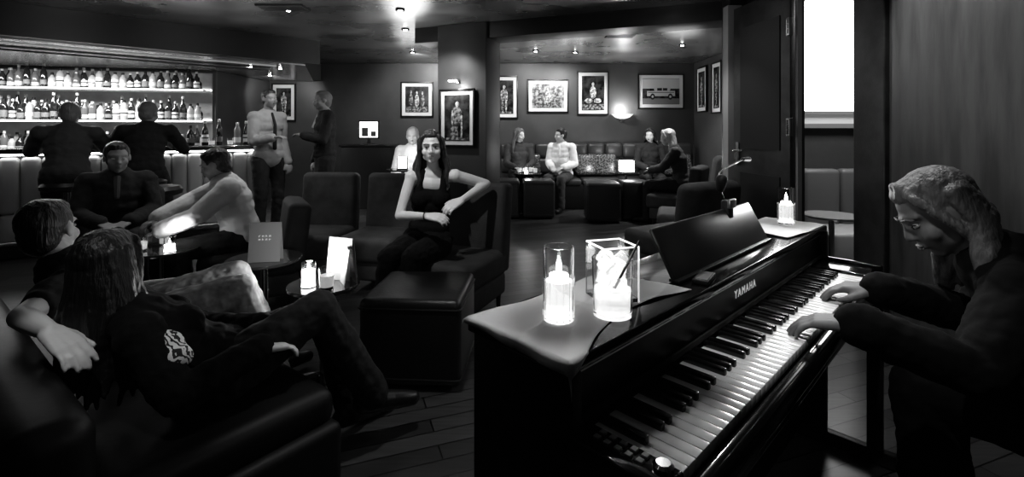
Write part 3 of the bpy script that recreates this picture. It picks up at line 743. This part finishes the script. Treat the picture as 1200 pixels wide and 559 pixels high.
def hand(b,wr,dr,nr,right,curl=.5,s=1.0,m=None):
    dr=V(dr).normalized(); nr=V(nr); nr=(nr-dr*nr.dot(dr)).normalized()
    t=dr.cross(nr).normalized()*(-1 if right else 1)
    wr=V(wr)
    for off,fl,r in ((.03,.07,.0086),(.010,.08,.009),(-.010,.074,.0086),(-.030,.058,.0076)):
        base=wr+dr*(.088*s-abs(off)*.12)+t*off*s
        b.rc(wr+t*off*.55*s+dr*.005,base,.0155*s,.0122*s,m,8)
        d2=dr+t*off*3.0; d2.normalize(); pnt=base
        for fr,bend in ((.45,.7),(.31,1.0),(.24,.7)):
            a=curl*bend
            cand1=Matrix.Rotation(a,3,t)@d2; cand2=Matrix.Rotation(-a,3,t)@d2
            d2=cand1 if cand1.dot(nr)<cand2.dot(nr) else cand2
            nx=pnt+d2*fl*fr*s
            b.rc(pnt,nx,r*s*(1.05),r*s*.94,m,8); pnt=nx
    p0=wr+dr*.02*s+t*.018*s; p1=p0+(dr*.6+t*.6-nr*.25)*.042*s; p2=p1+(dr*.85+t*.35-nr*.25)*.032*s; p3=p2+(dr*.95+t*.1-nr*.25)*.026*s
    b.rc(p0,p1,.016*s,.0125*s,m,8); b.rc(p1,p2,.0118*s,.0105*s,m,8); b.rc(p2,p3,.0105*s,.0088*s,m,8)

def person(J,face,label,fem=False,top=None,sleeve='long',bottom=None,hair='short',hairmat=None,skinm=None,vox=.011,shoes=True,hands=None,scale=1.0,tank=False,collar=None,extra=None,belly=0,slim=1.0,kt=None,tie=None):
    skinm=skinm or skin; hairmat=hairmat or hairm
    J={k:V(v) for k,v in J.items()}
    root=V((J['pel'].x,J['pel'].y,0))
    J={k:v-root for k,v in J.items()}
    f=.88 if fem else 1.0
    f*=scale; fa=f*slim
    up=(J['neck']-J['pel']).normalized()
    rS=(J['shR']-J['shL']).normalized(); rH=(J['hpR']-J['hpL']).normalized()
    hc=J['head']; fy=V(face).normalized(); hz=((hc-J['neck']).normalized()+V((0,0,1.2))).normalized()
    fx=fy.cross(hz).normalized(); hz=fx.cross(fy).normalized()
    hs=scale*(.95 if fem else 1.0)
    def hp(x,y,z): return hc+(fx*x+fy*y+hz*z)*hs
    def torso(b,m,k=0.0,lo=0,hi=9):
        prof=[(0,-.05,.15,.115),(0,.08,.168,.12),(0,.3,.150,.108),(0,.5,.132,.10),(0,.72,.148,.108),(0,.95,.160,.112),(1,.35,.15,.10),(1,.7,.11,.08)]
        if fem: prof=[(0,-.05,.165,.125),(0,.1,.185,.13),(0,.3,.155,.11),(0,.5,.122,.095),(0,.72,.140,.104),(0,.92,.150,.108),(1,.35,.14,.09),(1,.7,.095,.07)]
        for i,(sgm,t,w,dp) in enumerate(prof):
            if i<lo or i>hi: continue
            c=J['pel'].lerp(J['chest'],t) if sgm==0 else J['chest'].lerp(J['neck'],t)
            if sgm==0 and t<0: c=J['pel']+(J['chest']-J['pel'])*t
            q=min(1,max(0,t if sgm==0 else 1))
            r=(rH.lerp(rS,q)).normalized(); fw=up.cross(r).normalized(); r2=fw.cross(up).normalized()
            b.ell(c,((w*f+k),(dp*f+k+belly*(i in(1,2,3))),.085*f+k),m,r2,fw,up)
    fwd=up.cross(rS).normalized()
    def arm(b,m,side,k=0.0,parts=2):
        a,e_,w=J['sh'+side],J['el'+side],J['wr'+side]
        b.ell(a,((.054*fa+k),)*3,m)
        b.rc(J['neck'].lerp(a,.25)-up*.03,a,.05*fa+k,.050*fa+k,m)
        if parts>=1:
            mid_=a.lerp(e_,.45)
            b.rc(a,mid_,.048*fa+k,.045*fa+k,m); 
            b.rc(mid_,e_ if parts>1 else a.lerp(e_,.62),.045*fa+k,.036*fa+k,m)
        if parts>=2:
            b.rc(e_,e_.lerp(w,.4),.036*fa+k,.036*fa+k,m); b.rc(e_.lerp(w,.4),w,.035*fa+k,.0245*f+k*1.3,m)
    def leg(b,m,side,k=0.0,flare=0):
        h,kn,an=J['hp'+side],J['kn'+side],J['an'+side]
        b.rc(h,h.lerp(kn,.5),.088*f+k,.075*f+k,m); b.rc(h.lerp(kn,.5),kn,.075*f+k,.056*f+k,m)
        b.rc(kn,kn.lerp(an,.35),.053*f+k,.053*f+k,m); b.rc(kn.lerp(an,.35),an,.053*f+k,.034*f+k+flare,m)
    b=B(); torso(b,skinm)
    for s_ in 'LR':
        arm(b,skinm,s_); leg(b,skinm,s_)
        an=J['an'+s_]; td=J.get('to'+s_)
        tdir=(td-an) if td is not None else V((fwd.x,fwd.y,0))
        if tdir.length<.01: tdir=V((0,-1,0))
        tdir=tdir.normalized()*.14
        b.rc(an+V((0,0,-.03))-tdir*.25,an+V((0,0,-.045))+tdir,.033,.024,skinm)
    if fem:
        for q in (-1,1): b.ell(J['chest'].lerp(J['pel'],.12)+fwd*.07*f+rS*.065*q,(.056,.05,.055),skinm)
    nk=.046 if fem else .054
    b.rc(J['neck']-up*.03,hc-hz*.05*hs-fy*.015*hs,nk*f*1.08,nk*f,skinm)
    b.ell(hp(0,-.012,.03),(.076*hs,.095*hs,.088*hs),skinm,fx,fy,hz,20,12)
    jw=.058 if fem else .060
    b.ell(hp(0,.026,-.03),(jw*hs,.066*hs,.078*hs),skinm,fx,fy,hz,20,12)
    b.ell(hp(0,.056,-.094),(.024*hs,.026*hs,.020*hs),skinm,fx,fy,hz)
    b.rc(hp(-.042,.02,-.066),hp(0,.056,-.092),.020*hs,.020*hs,skinm); b.rc(hp(.042,.02,-.066),hp(0,.056,-.092),.020*hs,.020*hs,skinm)
    b.rc(hp(0,.088,.012),hp(0,.106,-.030),.0072*hs,.0100*hs,skinm,8)
    for q in (-1,1):
        b.ell(hp(.011*q,.097,-.034),(.0075*hs,)*3,skinm)
        b.ell(hp(.038*q,.056,-.03),(.027*hs,)*3,skinm)
        b.rc(hp(.008*q,.086,.024),hp(.05*q,.066,.026),.0085*hs,.0075*hs,skinm,8)
        b.ell(hp(.077*q,-.008,-.008),(.010*hs,.02*hs,.032*hs),skinm,fx,fy,hz)
    b.ell(hp(0,.086,-.063),(.021*hs,.012*hs,.012*hs),skinm,fx,fy,hz)
    H_=hands or {}
    for s_ in 'LR':
        el,w=J['el'+s_],J['wr'+s_]
        hd,hn,cv=H_.get(s_,((w-el),V((0,0,1))+fwd*.2,.5))
        hand(b,w,hd,hn,s_=='R',cv,(.93 if fem else 1.02),skinm)
    body=remesh(b,'person',vox,[skinm],loc=root,it=2)
    tag(body,label,'person')
    for q in (-1,1):
        ec=hp(.031*q,.0775,.001)
        b=B(); b.ell((0,0,0),(.0128*hs,.0105*hs,.0062*hs),eyew,fx,fy,hz); eo=b.obj('eye',parent=body,loc=ec)
        if vox<.0085:
            b=B(); b.ell(hp(.031*q,.0858,.001)-ec,(.0060*hs,.004*hs,.0058*hs),iris,fx,fy,hz); b.obj('iris',parent=eo)
            b=B(); b.rc(hp(.017*q,.0885,.0068)-ec,hp(.031*q,.0875,.0085)-ec,.0018,.0022,iris,6); b.rc(hp(.031*q,.0875,.0085)-ec,hp(.044*q,.081,.0060)-ec,.0022,.0017,iris,6); b.obj('eyelash',parent=eo)
            b=B(); b.rc(hp(.014*q,.0945,.023),hp(.034*q,.0905,.027),.0028,.003,hairmat,6); b.rc(hp(.034*q,.0905,.027),hp(.05*q,.078,.022),.003,.0018,hairmat,6); b.obj('eyebrow',parent=body)
    b=B(); b.ell(hp(0,.0955,-.058),(.019*hs,.006*hs,.0042*hs),lips,fx,fy,hz); b.ell(hp(0,.0955,-.066),(.016*hs,.007*hs,.0055*hs),lips,fx,fy,hz); b.obj('mouth',parent=body)
    if hair!='bald':
        b=B()
        b.ell(hp(0,-.022,.036),(.081*hs,.097*hs,.088*hs),hairmat,fx,fy,hz,20,12)
        b.ell(hp(0,.008,.080),(.062*hs,.068*hs,.040*hs),hairmat,fx,fy,hz)
        b.ell(hp(0,-.05,-.02),(.068*hs,.060*hs,.075*hs),hairmat,fx,fy,hz)
        if hair in('long','bob','wave'):
            ln={'long':.34,'bob':.13,'wave':.26}[hair]
            sl=.8 if hair=='long' and slim<1 else 1.0
            for k in range(19):
                a=math.pi*(.02+.96*k/18)
                cx,cy=.082*math.cos(a),-.02-.072*math.sin(a)
                dn=V((0,0,-1)); l=ln*(.88+.24*random.random())*sl
                p0_=hp(cx,cy,.05); p1_=hp(cx*1.05,cy*1.03,-.05)
                ou=(fx*math.cos(a)*.3-fy*math.sin(a)*.15)*.1
                wv=(fx*random.uniform(-1,1)+fy*random.uniform(-.6,.6))*.012
                p2_=p1_+dn*l*.3+ou*.7+wv; p25=p1_+dn*l*.65+ou-wv; p3_=p1_+dn*l+ou*1.1-fy*.02*hs+wv
                b.rc(p0_,p1_,.014,.018,hairmat,8); b.rc(p1_,p2_,.018,.0185,hairmat,8); b.rc(p2_,p25,.0185,.016,hairmat,8); b.rc(p25,p3_,.016,.006,hairmat,8)
            for q in (-1,1):
                b.rc(hp(.008*q,.046,.112),hp(.062*q,.046,.070),.012,.013,hairmat,8); b.rc(hp(.062*q,.046,.070),hp(.082*q,.022,.0),.013,.014,hairmat,8)
                b.rc(hp(.082*q,.022,.0),hp(.086*q,-.005,-.08),.014,.016,hairmat,8)
                if hair=='long': b.rc(hp(.086*q,-.005,-.08),hp(.104*q,.005,-.16),.017,.018,hairmat,8); b.rc(hp(.104*q,.005,-.16),hp(.092*q,.02,-.22),.018,.014,hairmat,8); b.rc(hp(.092*q,.02,-.22),hp(.104*q,.03,-.29),.014,.006,hairmat,8)
        remesh(b,'hair',max(.006,vox*.8),[hairmat],parent=body,it=1,fold=.006,tex=hairtex)
    if top:
        loose=top in (shirt,shirtg) and not tank
        k=kt or (.013 if tank else (.027 if loose else .02))
        b=B()
        torso(b,top,k*(.5 if tank else 1),lo=(0 if loose else 1),hi=5 if tank else 7)
        if fem:
            for q in (-1,1): b.ell(J['chest'].lerp(J['pel'],.12)+fwd*.072*f+rS*.065*q,(.064,.058,.063),top)
        if tank:
            for q in (-1,1):
                c=J['chest']+rS*.08*q; t_=J['neck'].lerp(J['shR' if q>0 else 'shL'],.5)+up*.012
                b.rc(c+fwd*.08*f,t_+fwd*.02,.028,.022,top,8)
                b.rc(t_+fwd*.02,t_-fwd*.02,.022,.022,top,8)
                b.rc(t_-fwd*.02,c-fwd*.08*f,.022,.028,top,8)
        else:
            for s_ in 'LR': arm(b,top,s_,k,{'long':2,'short':1,'none':0}[sleeve])
            b.rc(J['neck']-up*.05,J['neck']+up*.005,.07*f,.06*f,top)
        nm='jacket' if sleeve=='long' and top in(suit,suitg) else 'shirt'
        remesh(b,nm,vox,[top],parent=body,it=3,fold=0 if tank else (.014 if loose else .018))
    if collar:
        b=B(); 
        b.rc(J['neck']-up*.01,J['neck']+up*.03,.066*f,.060*f,collar); b.obj('shirt_collar',parent=body)
        ch=J['chest']+fwd*(.112*f+.024)
        b=B(); a_=J['neck']+fwd*.075*f-up*.02
        b.rc(a_,ch-up*.02,.030,.018,collar,8); b.obj('shirt_front',parent=body)
    if tie:
        b=B(); a_=J['neck']+fwd*.098*f-up*.01; ch=J['chest']+fwd*(.112*f+.040)
        b.rc(a_,ch,.014,.017,tie,8); b.rc(ch,ch-up*.26-fwd*.012,.017,.022,tie,8); b.obj('tie',parent=body)
    if bottom:
        b=B(); torso(b,bottom,.012,lo=0,hi=1)
        for s_ in 'LR': leg(b,bottom,s_,.016,.018)
        remesh(b,'trousers',vox,[bottom],parent=body,it=3,fold=.018)
    if shoes:
        for s_ in 'LR':
            an=J['an'+s_]; td=J.get('to'+s_); tdir=(td-an) if td is not None else V((fwd.x,fwd.y,0))
            if tdir.length<.01: tdir=V((0,-1,0))
            tdir=tdir.normalized()
            b=B(); b.rc(an+V((0,0,-.035))-tdir*.04,an+V((0,0,-.04))+tdir*.08,.04,.038,shoem); b.rc(an+V((0,0,-.04))+tdir*.08,an+V((0,0,-.048))+tdir*.17,.038,.03,shoem); b.rc(an+V((0,0,.01)),an+V((0,0,-.035)),.04,.042,shoem)
            b.obj('shoe',parent=body)
    if extra: extra(body,J,root,up,fwd,rS,f,hp)
    return body

STAND=dict(pel=(0,0,.95),chest=(0,0,1.32),neck=(0,-.01,1.46),head=(0,.03,1.62),shL=(-.18,-.01,1.41),shR=(.18,-.01,1.41),elL=(-.23,-.03,1.13),elR=(.23,-.03,1.13),wrL=(-.23,.08,.9),wrR=(.23,.08,.9),hpL=(-.09,0,.92),hpR=(.09,0,.92),knL=(-.1,.03,.5),knR=(.1,.03,.5),anL=(-.11,-.02,.085),anR=(.11,-.02,.085))
SIT=dict(pel=(0,0,.53),chest=(0,-.04,.9),neck=(0,-.03,1.04),head=(0,.0,1.19),shL=(-.175,-.05,.99),shR=(.175,-.05,.99),elL=(-.22,.03,.73),elR=(.22,.03,.73),wrL=(-.1,.24,.68),wrR=(.1,.24,.68),hpL=(-.09,.02,.52),hpR=(.09,.02,.52),knL=(-.12,.44,.51),knR=(.12,.44,.51),anL=(-.12,.45,.085),anR=(.12,.45,.085))
def pose(base,xy,f,**ov):
    f=V((f[0],f[1],0)).normalized(); r=V((f.y,-f.x,0)); J=dict(base); J.update(ov)
    return {k:V((xy[0],xy[1],0))+r*v[0]+f*v[1]+V((0,0,v[2])) for k,v in J.items()}

# hero woman
J=dict(pel=(-.57,3.24,.50),chest=(-.55,3.25,.84),neck=(-.53,3.25,.985),head=(-.54,3.20,1.145),shR=(-.675,3.21,.945),shL=(-.385,3.24,.95),
 elR=(-.735,3.12,.70),wrR=(-.53,2.99,.72),elL=(-.18,3.33,.885),wrL=(-.33,3.12,.80),hpR=(-.66,3.2,.49),hpL=(-.49,3.17,.49),knR=(-.76,2.94,.47),knL=(-.61,2.92,.48),anR=(-.80,2.90,.085),anL=(-.66,2.90,.085),toR=(-.86,2.78,.085),toL=(-.80,2.84,.085))
def brace(body,J,root,up,fwd,rS,f,hp):
    w=J['wrR']; d_=(w-J['elR']).normalized(); x_,y_,_=frame_from(d_)
    b=B(); pts=[w-d_*.01+(x_*math.cos(2*math.pi*k/16)+y_*math.sin(2*math.pi*k/16))*.026 for k in range(17)]
    b.tube(pts,.003,black,6); b.obj('bracelet',parent=body)
person(J,(.14,-1,-.02),'woman in black sleeveless top seated, arm over chair back',fem=True,top=blackt,bottom=blackt,tank=True,hair='long',vox=.0055,slim=.97,extra=brace,
 hands={'R':((.85,-.3,-.05),(0,-.5,.8),.5),'L':((-.7,-.55,-.35),(.2,-.5,.8),.45)})
# foreground woman (back to camera)
J=dict(pel=(-1.01,1.66,.43),chest=(-1.18,1.57,.59),neck=(-1.26,1.53,.69),head=(-1.30,1.54,.82),shR=(-1.12,1.44,.63),shL=(-1.36,1.63,.64),
 elR=(-.98,1.40,.47),wrR=(-.84,1.58,.53),elL=(-1.16,1.83,.50),wrL=(-.92,1.76,.53),hpR=(-.96,1.60,.44),hpL=(-1.07,1.73,.44),knR=(-.72,1.78,.59),knL=(-.78,1.98,.50),anR=(-.56,1.92,.20),anL=(-.68,2.02,.09),toR=(-.44,2.0,.18),toL=(-.58,2.12,.08))
def prnt(body,J,root,up,fwd,rS,f,hp):
    a=J['shR'].lerp(J['elR'],.30)+V((.035,.02,.012)); dr=(J['elR']-J['shR']).normalized(); y_=dr.cross(V((0,0,1))).normalized(); z_=y_.cross(dr)*-1
    b=B(); b.ell(a,(.058,.050,.036),stripe,dr,y_,z_); b.ell(a+dr*.04+z_*-.012,(.036,.046,.03),stripe,dr,y_,z_); remesh(b,'shirt_print',.006,[stripe],parent=body,fold=.012)
person(J,(-.1,1,-.1),'long haired person in dark clothes sitting cross legged on sofa',fem=True,top=blackt,bottom=denimd,hair='long',vox=.0065,extra=prnt,sleeve='long',hairmat=M('very dark hair',.010,.42,bump=.6,bs=70,stretch=(1,1,.08)),
 hands={'R':((.6,.6,-.1),(0,0,1),.5),'L':((.7,-.3,-.1),(0,0,1),.5)})
# man with light jeans, arm on sofa back
J=dict(pel=(-1.60,2.04,.43),chest=(-1.73,1.95,.62),neck=(-1.80,1.91,.72),head=(-1.84,1.90,.86),shR=(-1.66,1.79,.665),shL=(-1.91,2.02,.67),
 elR=(-1.56,1.52,.66),wrR=(-1.34,1.385,.67),elL=(-1.80,2.24,.50),wrL=(-1.55,2.26,.54),hpR=(-1.55,1.96,.44),hpL=(-1.66,2.10,.44),knR=(-1.20,2.10,.55),knL=(-1.32,2.28,.56),anR=(-1.08,2.19,.1),anL=(-1.2,2.42,.1),toR=(-.98,2.31,.1),toL=(-1.1,2.54,.1))
person(J,(-.15,1,-.05),'person in light jeans and dark shirt, arm along sofa back',top=suit,sleeve='short',bottom=denim,hair='short',vox=.006,
 hands={'R':((.82,-.22,-.38),(.35,-.2,.9),.32)})
# men at the bar
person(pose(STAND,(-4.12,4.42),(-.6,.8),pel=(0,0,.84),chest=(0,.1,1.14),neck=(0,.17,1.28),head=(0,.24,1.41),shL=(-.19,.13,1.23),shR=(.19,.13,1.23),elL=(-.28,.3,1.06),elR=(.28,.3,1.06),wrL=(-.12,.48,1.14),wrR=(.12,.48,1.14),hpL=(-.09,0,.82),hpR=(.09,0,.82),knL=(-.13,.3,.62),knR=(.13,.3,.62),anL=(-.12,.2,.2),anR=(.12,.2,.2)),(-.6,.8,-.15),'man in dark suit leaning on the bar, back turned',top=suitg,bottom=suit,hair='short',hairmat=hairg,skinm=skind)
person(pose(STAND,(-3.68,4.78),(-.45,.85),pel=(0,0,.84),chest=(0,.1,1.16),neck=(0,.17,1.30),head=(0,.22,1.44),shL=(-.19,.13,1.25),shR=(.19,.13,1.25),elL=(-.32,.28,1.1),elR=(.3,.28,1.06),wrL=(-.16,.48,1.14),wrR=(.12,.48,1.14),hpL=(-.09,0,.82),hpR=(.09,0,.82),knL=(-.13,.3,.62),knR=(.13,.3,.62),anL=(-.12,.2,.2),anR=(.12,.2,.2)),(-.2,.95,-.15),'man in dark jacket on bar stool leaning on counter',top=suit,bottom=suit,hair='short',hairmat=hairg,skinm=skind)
# standing guests
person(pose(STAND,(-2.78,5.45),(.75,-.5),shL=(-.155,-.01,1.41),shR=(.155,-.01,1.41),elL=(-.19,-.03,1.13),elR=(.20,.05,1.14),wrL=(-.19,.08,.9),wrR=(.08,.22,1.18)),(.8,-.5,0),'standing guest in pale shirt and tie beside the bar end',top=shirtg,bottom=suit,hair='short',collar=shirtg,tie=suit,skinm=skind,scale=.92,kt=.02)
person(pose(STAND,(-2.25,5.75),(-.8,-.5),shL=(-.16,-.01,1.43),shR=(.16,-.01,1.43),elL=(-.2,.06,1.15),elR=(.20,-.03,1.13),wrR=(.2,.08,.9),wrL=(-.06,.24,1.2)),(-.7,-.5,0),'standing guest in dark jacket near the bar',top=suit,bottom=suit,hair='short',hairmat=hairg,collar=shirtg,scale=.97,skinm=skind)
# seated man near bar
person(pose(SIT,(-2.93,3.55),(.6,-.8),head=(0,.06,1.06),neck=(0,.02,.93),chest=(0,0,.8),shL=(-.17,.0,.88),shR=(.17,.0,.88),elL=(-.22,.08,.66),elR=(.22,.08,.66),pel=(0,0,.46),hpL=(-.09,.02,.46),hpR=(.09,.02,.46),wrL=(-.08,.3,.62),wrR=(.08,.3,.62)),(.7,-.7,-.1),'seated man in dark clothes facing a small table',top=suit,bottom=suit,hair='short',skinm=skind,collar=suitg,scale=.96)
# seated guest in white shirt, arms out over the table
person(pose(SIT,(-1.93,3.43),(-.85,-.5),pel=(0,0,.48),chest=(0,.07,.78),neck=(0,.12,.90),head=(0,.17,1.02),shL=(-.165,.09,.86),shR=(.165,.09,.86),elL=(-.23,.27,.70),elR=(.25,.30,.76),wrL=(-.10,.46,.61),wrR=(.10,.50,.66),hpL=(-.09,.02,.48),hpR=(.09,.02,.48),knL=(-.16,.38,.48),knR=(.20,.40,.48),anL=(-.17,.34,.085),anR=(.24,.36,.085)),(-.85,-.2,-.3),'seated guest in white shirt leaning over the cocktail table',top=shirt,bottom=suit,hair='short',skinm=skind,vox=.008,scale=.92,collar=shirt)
person(pose(SIT,(-1.3,6.25),(-.1,-1)),(.1,-1,0),'seated guest in pale shirt behind the lantern',top=shirt,bottom=suit,hair='short',hairmat=hairl,collar=shirt)
# alcove guests
person(pose(SIT,(.12,7.85),(.1,-1)),(.7,-.6,-.1),'seated alcove guest in dark clothes facing neighbour',top=suitg,bottom=suit,hair='wave',hairmat=hairg,fem=True)
person(pose(SIT,(.82,7.8),(-.4,-.9),chest=(0,.02,.9),neck=(0,.05,1.04),head=(0,.09,1.19),shL=(-.165,.03,.99),shR=(.165,.03,.99)),(-.9,-.3,-.05),'seated alcove guest in white shirt leaning forward',top=shirt,bottom=suitg,hair='short',collar=shirt,scale=.95)
person(pose(SIT,(2.25,7.78),(-.1,-1)),(-.5,-.8,-.1),'seated alcove guest in dark clothes beside the lamp',top=suit,bottom=suit,hair='bob',fem=True)
person(pose(SIT,(2.3,6.45),(-.8,.35),chest=(0,.06,.9),neck=(0,.12,1.03),head=(0,.19,1.17),shL=(-.165,.08,.98),shR=(.165,.08,.98),elL=(-.2,.24,.76),elR=(.2,.24,.76),wrL=(-.1,.4,.72),wrR=(.1,.4,.72)),(-.85,.3,-.2),'guest with long light hair leaning forward in alcove',top=suitg,bottom=suit,hair='wave',hairmat=hairl,fem=True)
# pianist
pq=PP
J=dict(pel=pq(1.90,.22,.53),chest=pq(1.88,.09,.80),neck=pq(1.87,-.03,.91),head=pq(1.84,-.13,1.02),shL=pq(1.70,.03,.85),shR=pq(2.05,.05,.85),elL=pq(1.52,-.04,.70),elR=pq(2.02,-.07,.69),wrL=pq(1.40,-.24,.785),wrR=pq(1.76,-.25,.785),hpL=pq(1.81,.2,.52),hpR=pq(1.99,.2,.52),knL=pq(1.76,-.16,.53),knR=pq(2.02,-.16,.53),anL=pq(1.74,-.12,.085),anR=pq(2.02,-.12,.085))
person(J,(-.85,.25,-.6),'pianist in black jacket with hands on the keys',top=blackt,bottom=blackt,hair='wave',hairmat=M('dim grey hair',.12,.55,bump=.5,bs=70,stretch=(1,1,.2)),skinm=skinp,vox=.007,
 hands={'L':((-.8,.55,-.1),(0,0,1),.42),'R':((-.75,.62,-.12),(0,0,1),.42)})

# ---------------------------------------------------------------- world, camera
w=bpy.data.worlds.new('World'); S.world=w; w.use_nodes=True
w.node_tree.nodes['Background'].inputs[0].default_value=(.5,.5,.5,1); w.node_tree.nodes['Background'].inputs[1].default_value=.02
cam=bpy.data.cameras.new('camera'); co=bpy.data.objects.new('camera',cam); COL.objects.link(co)
co.location=(0,0,1.25); co.rotation_euler=(math.pi/2,0,0); cam.sensor_width=36; cam.lens=560/1200*36; cam.shift_y=-125.5/1200; cam.clip_start=.02
S.camera=co
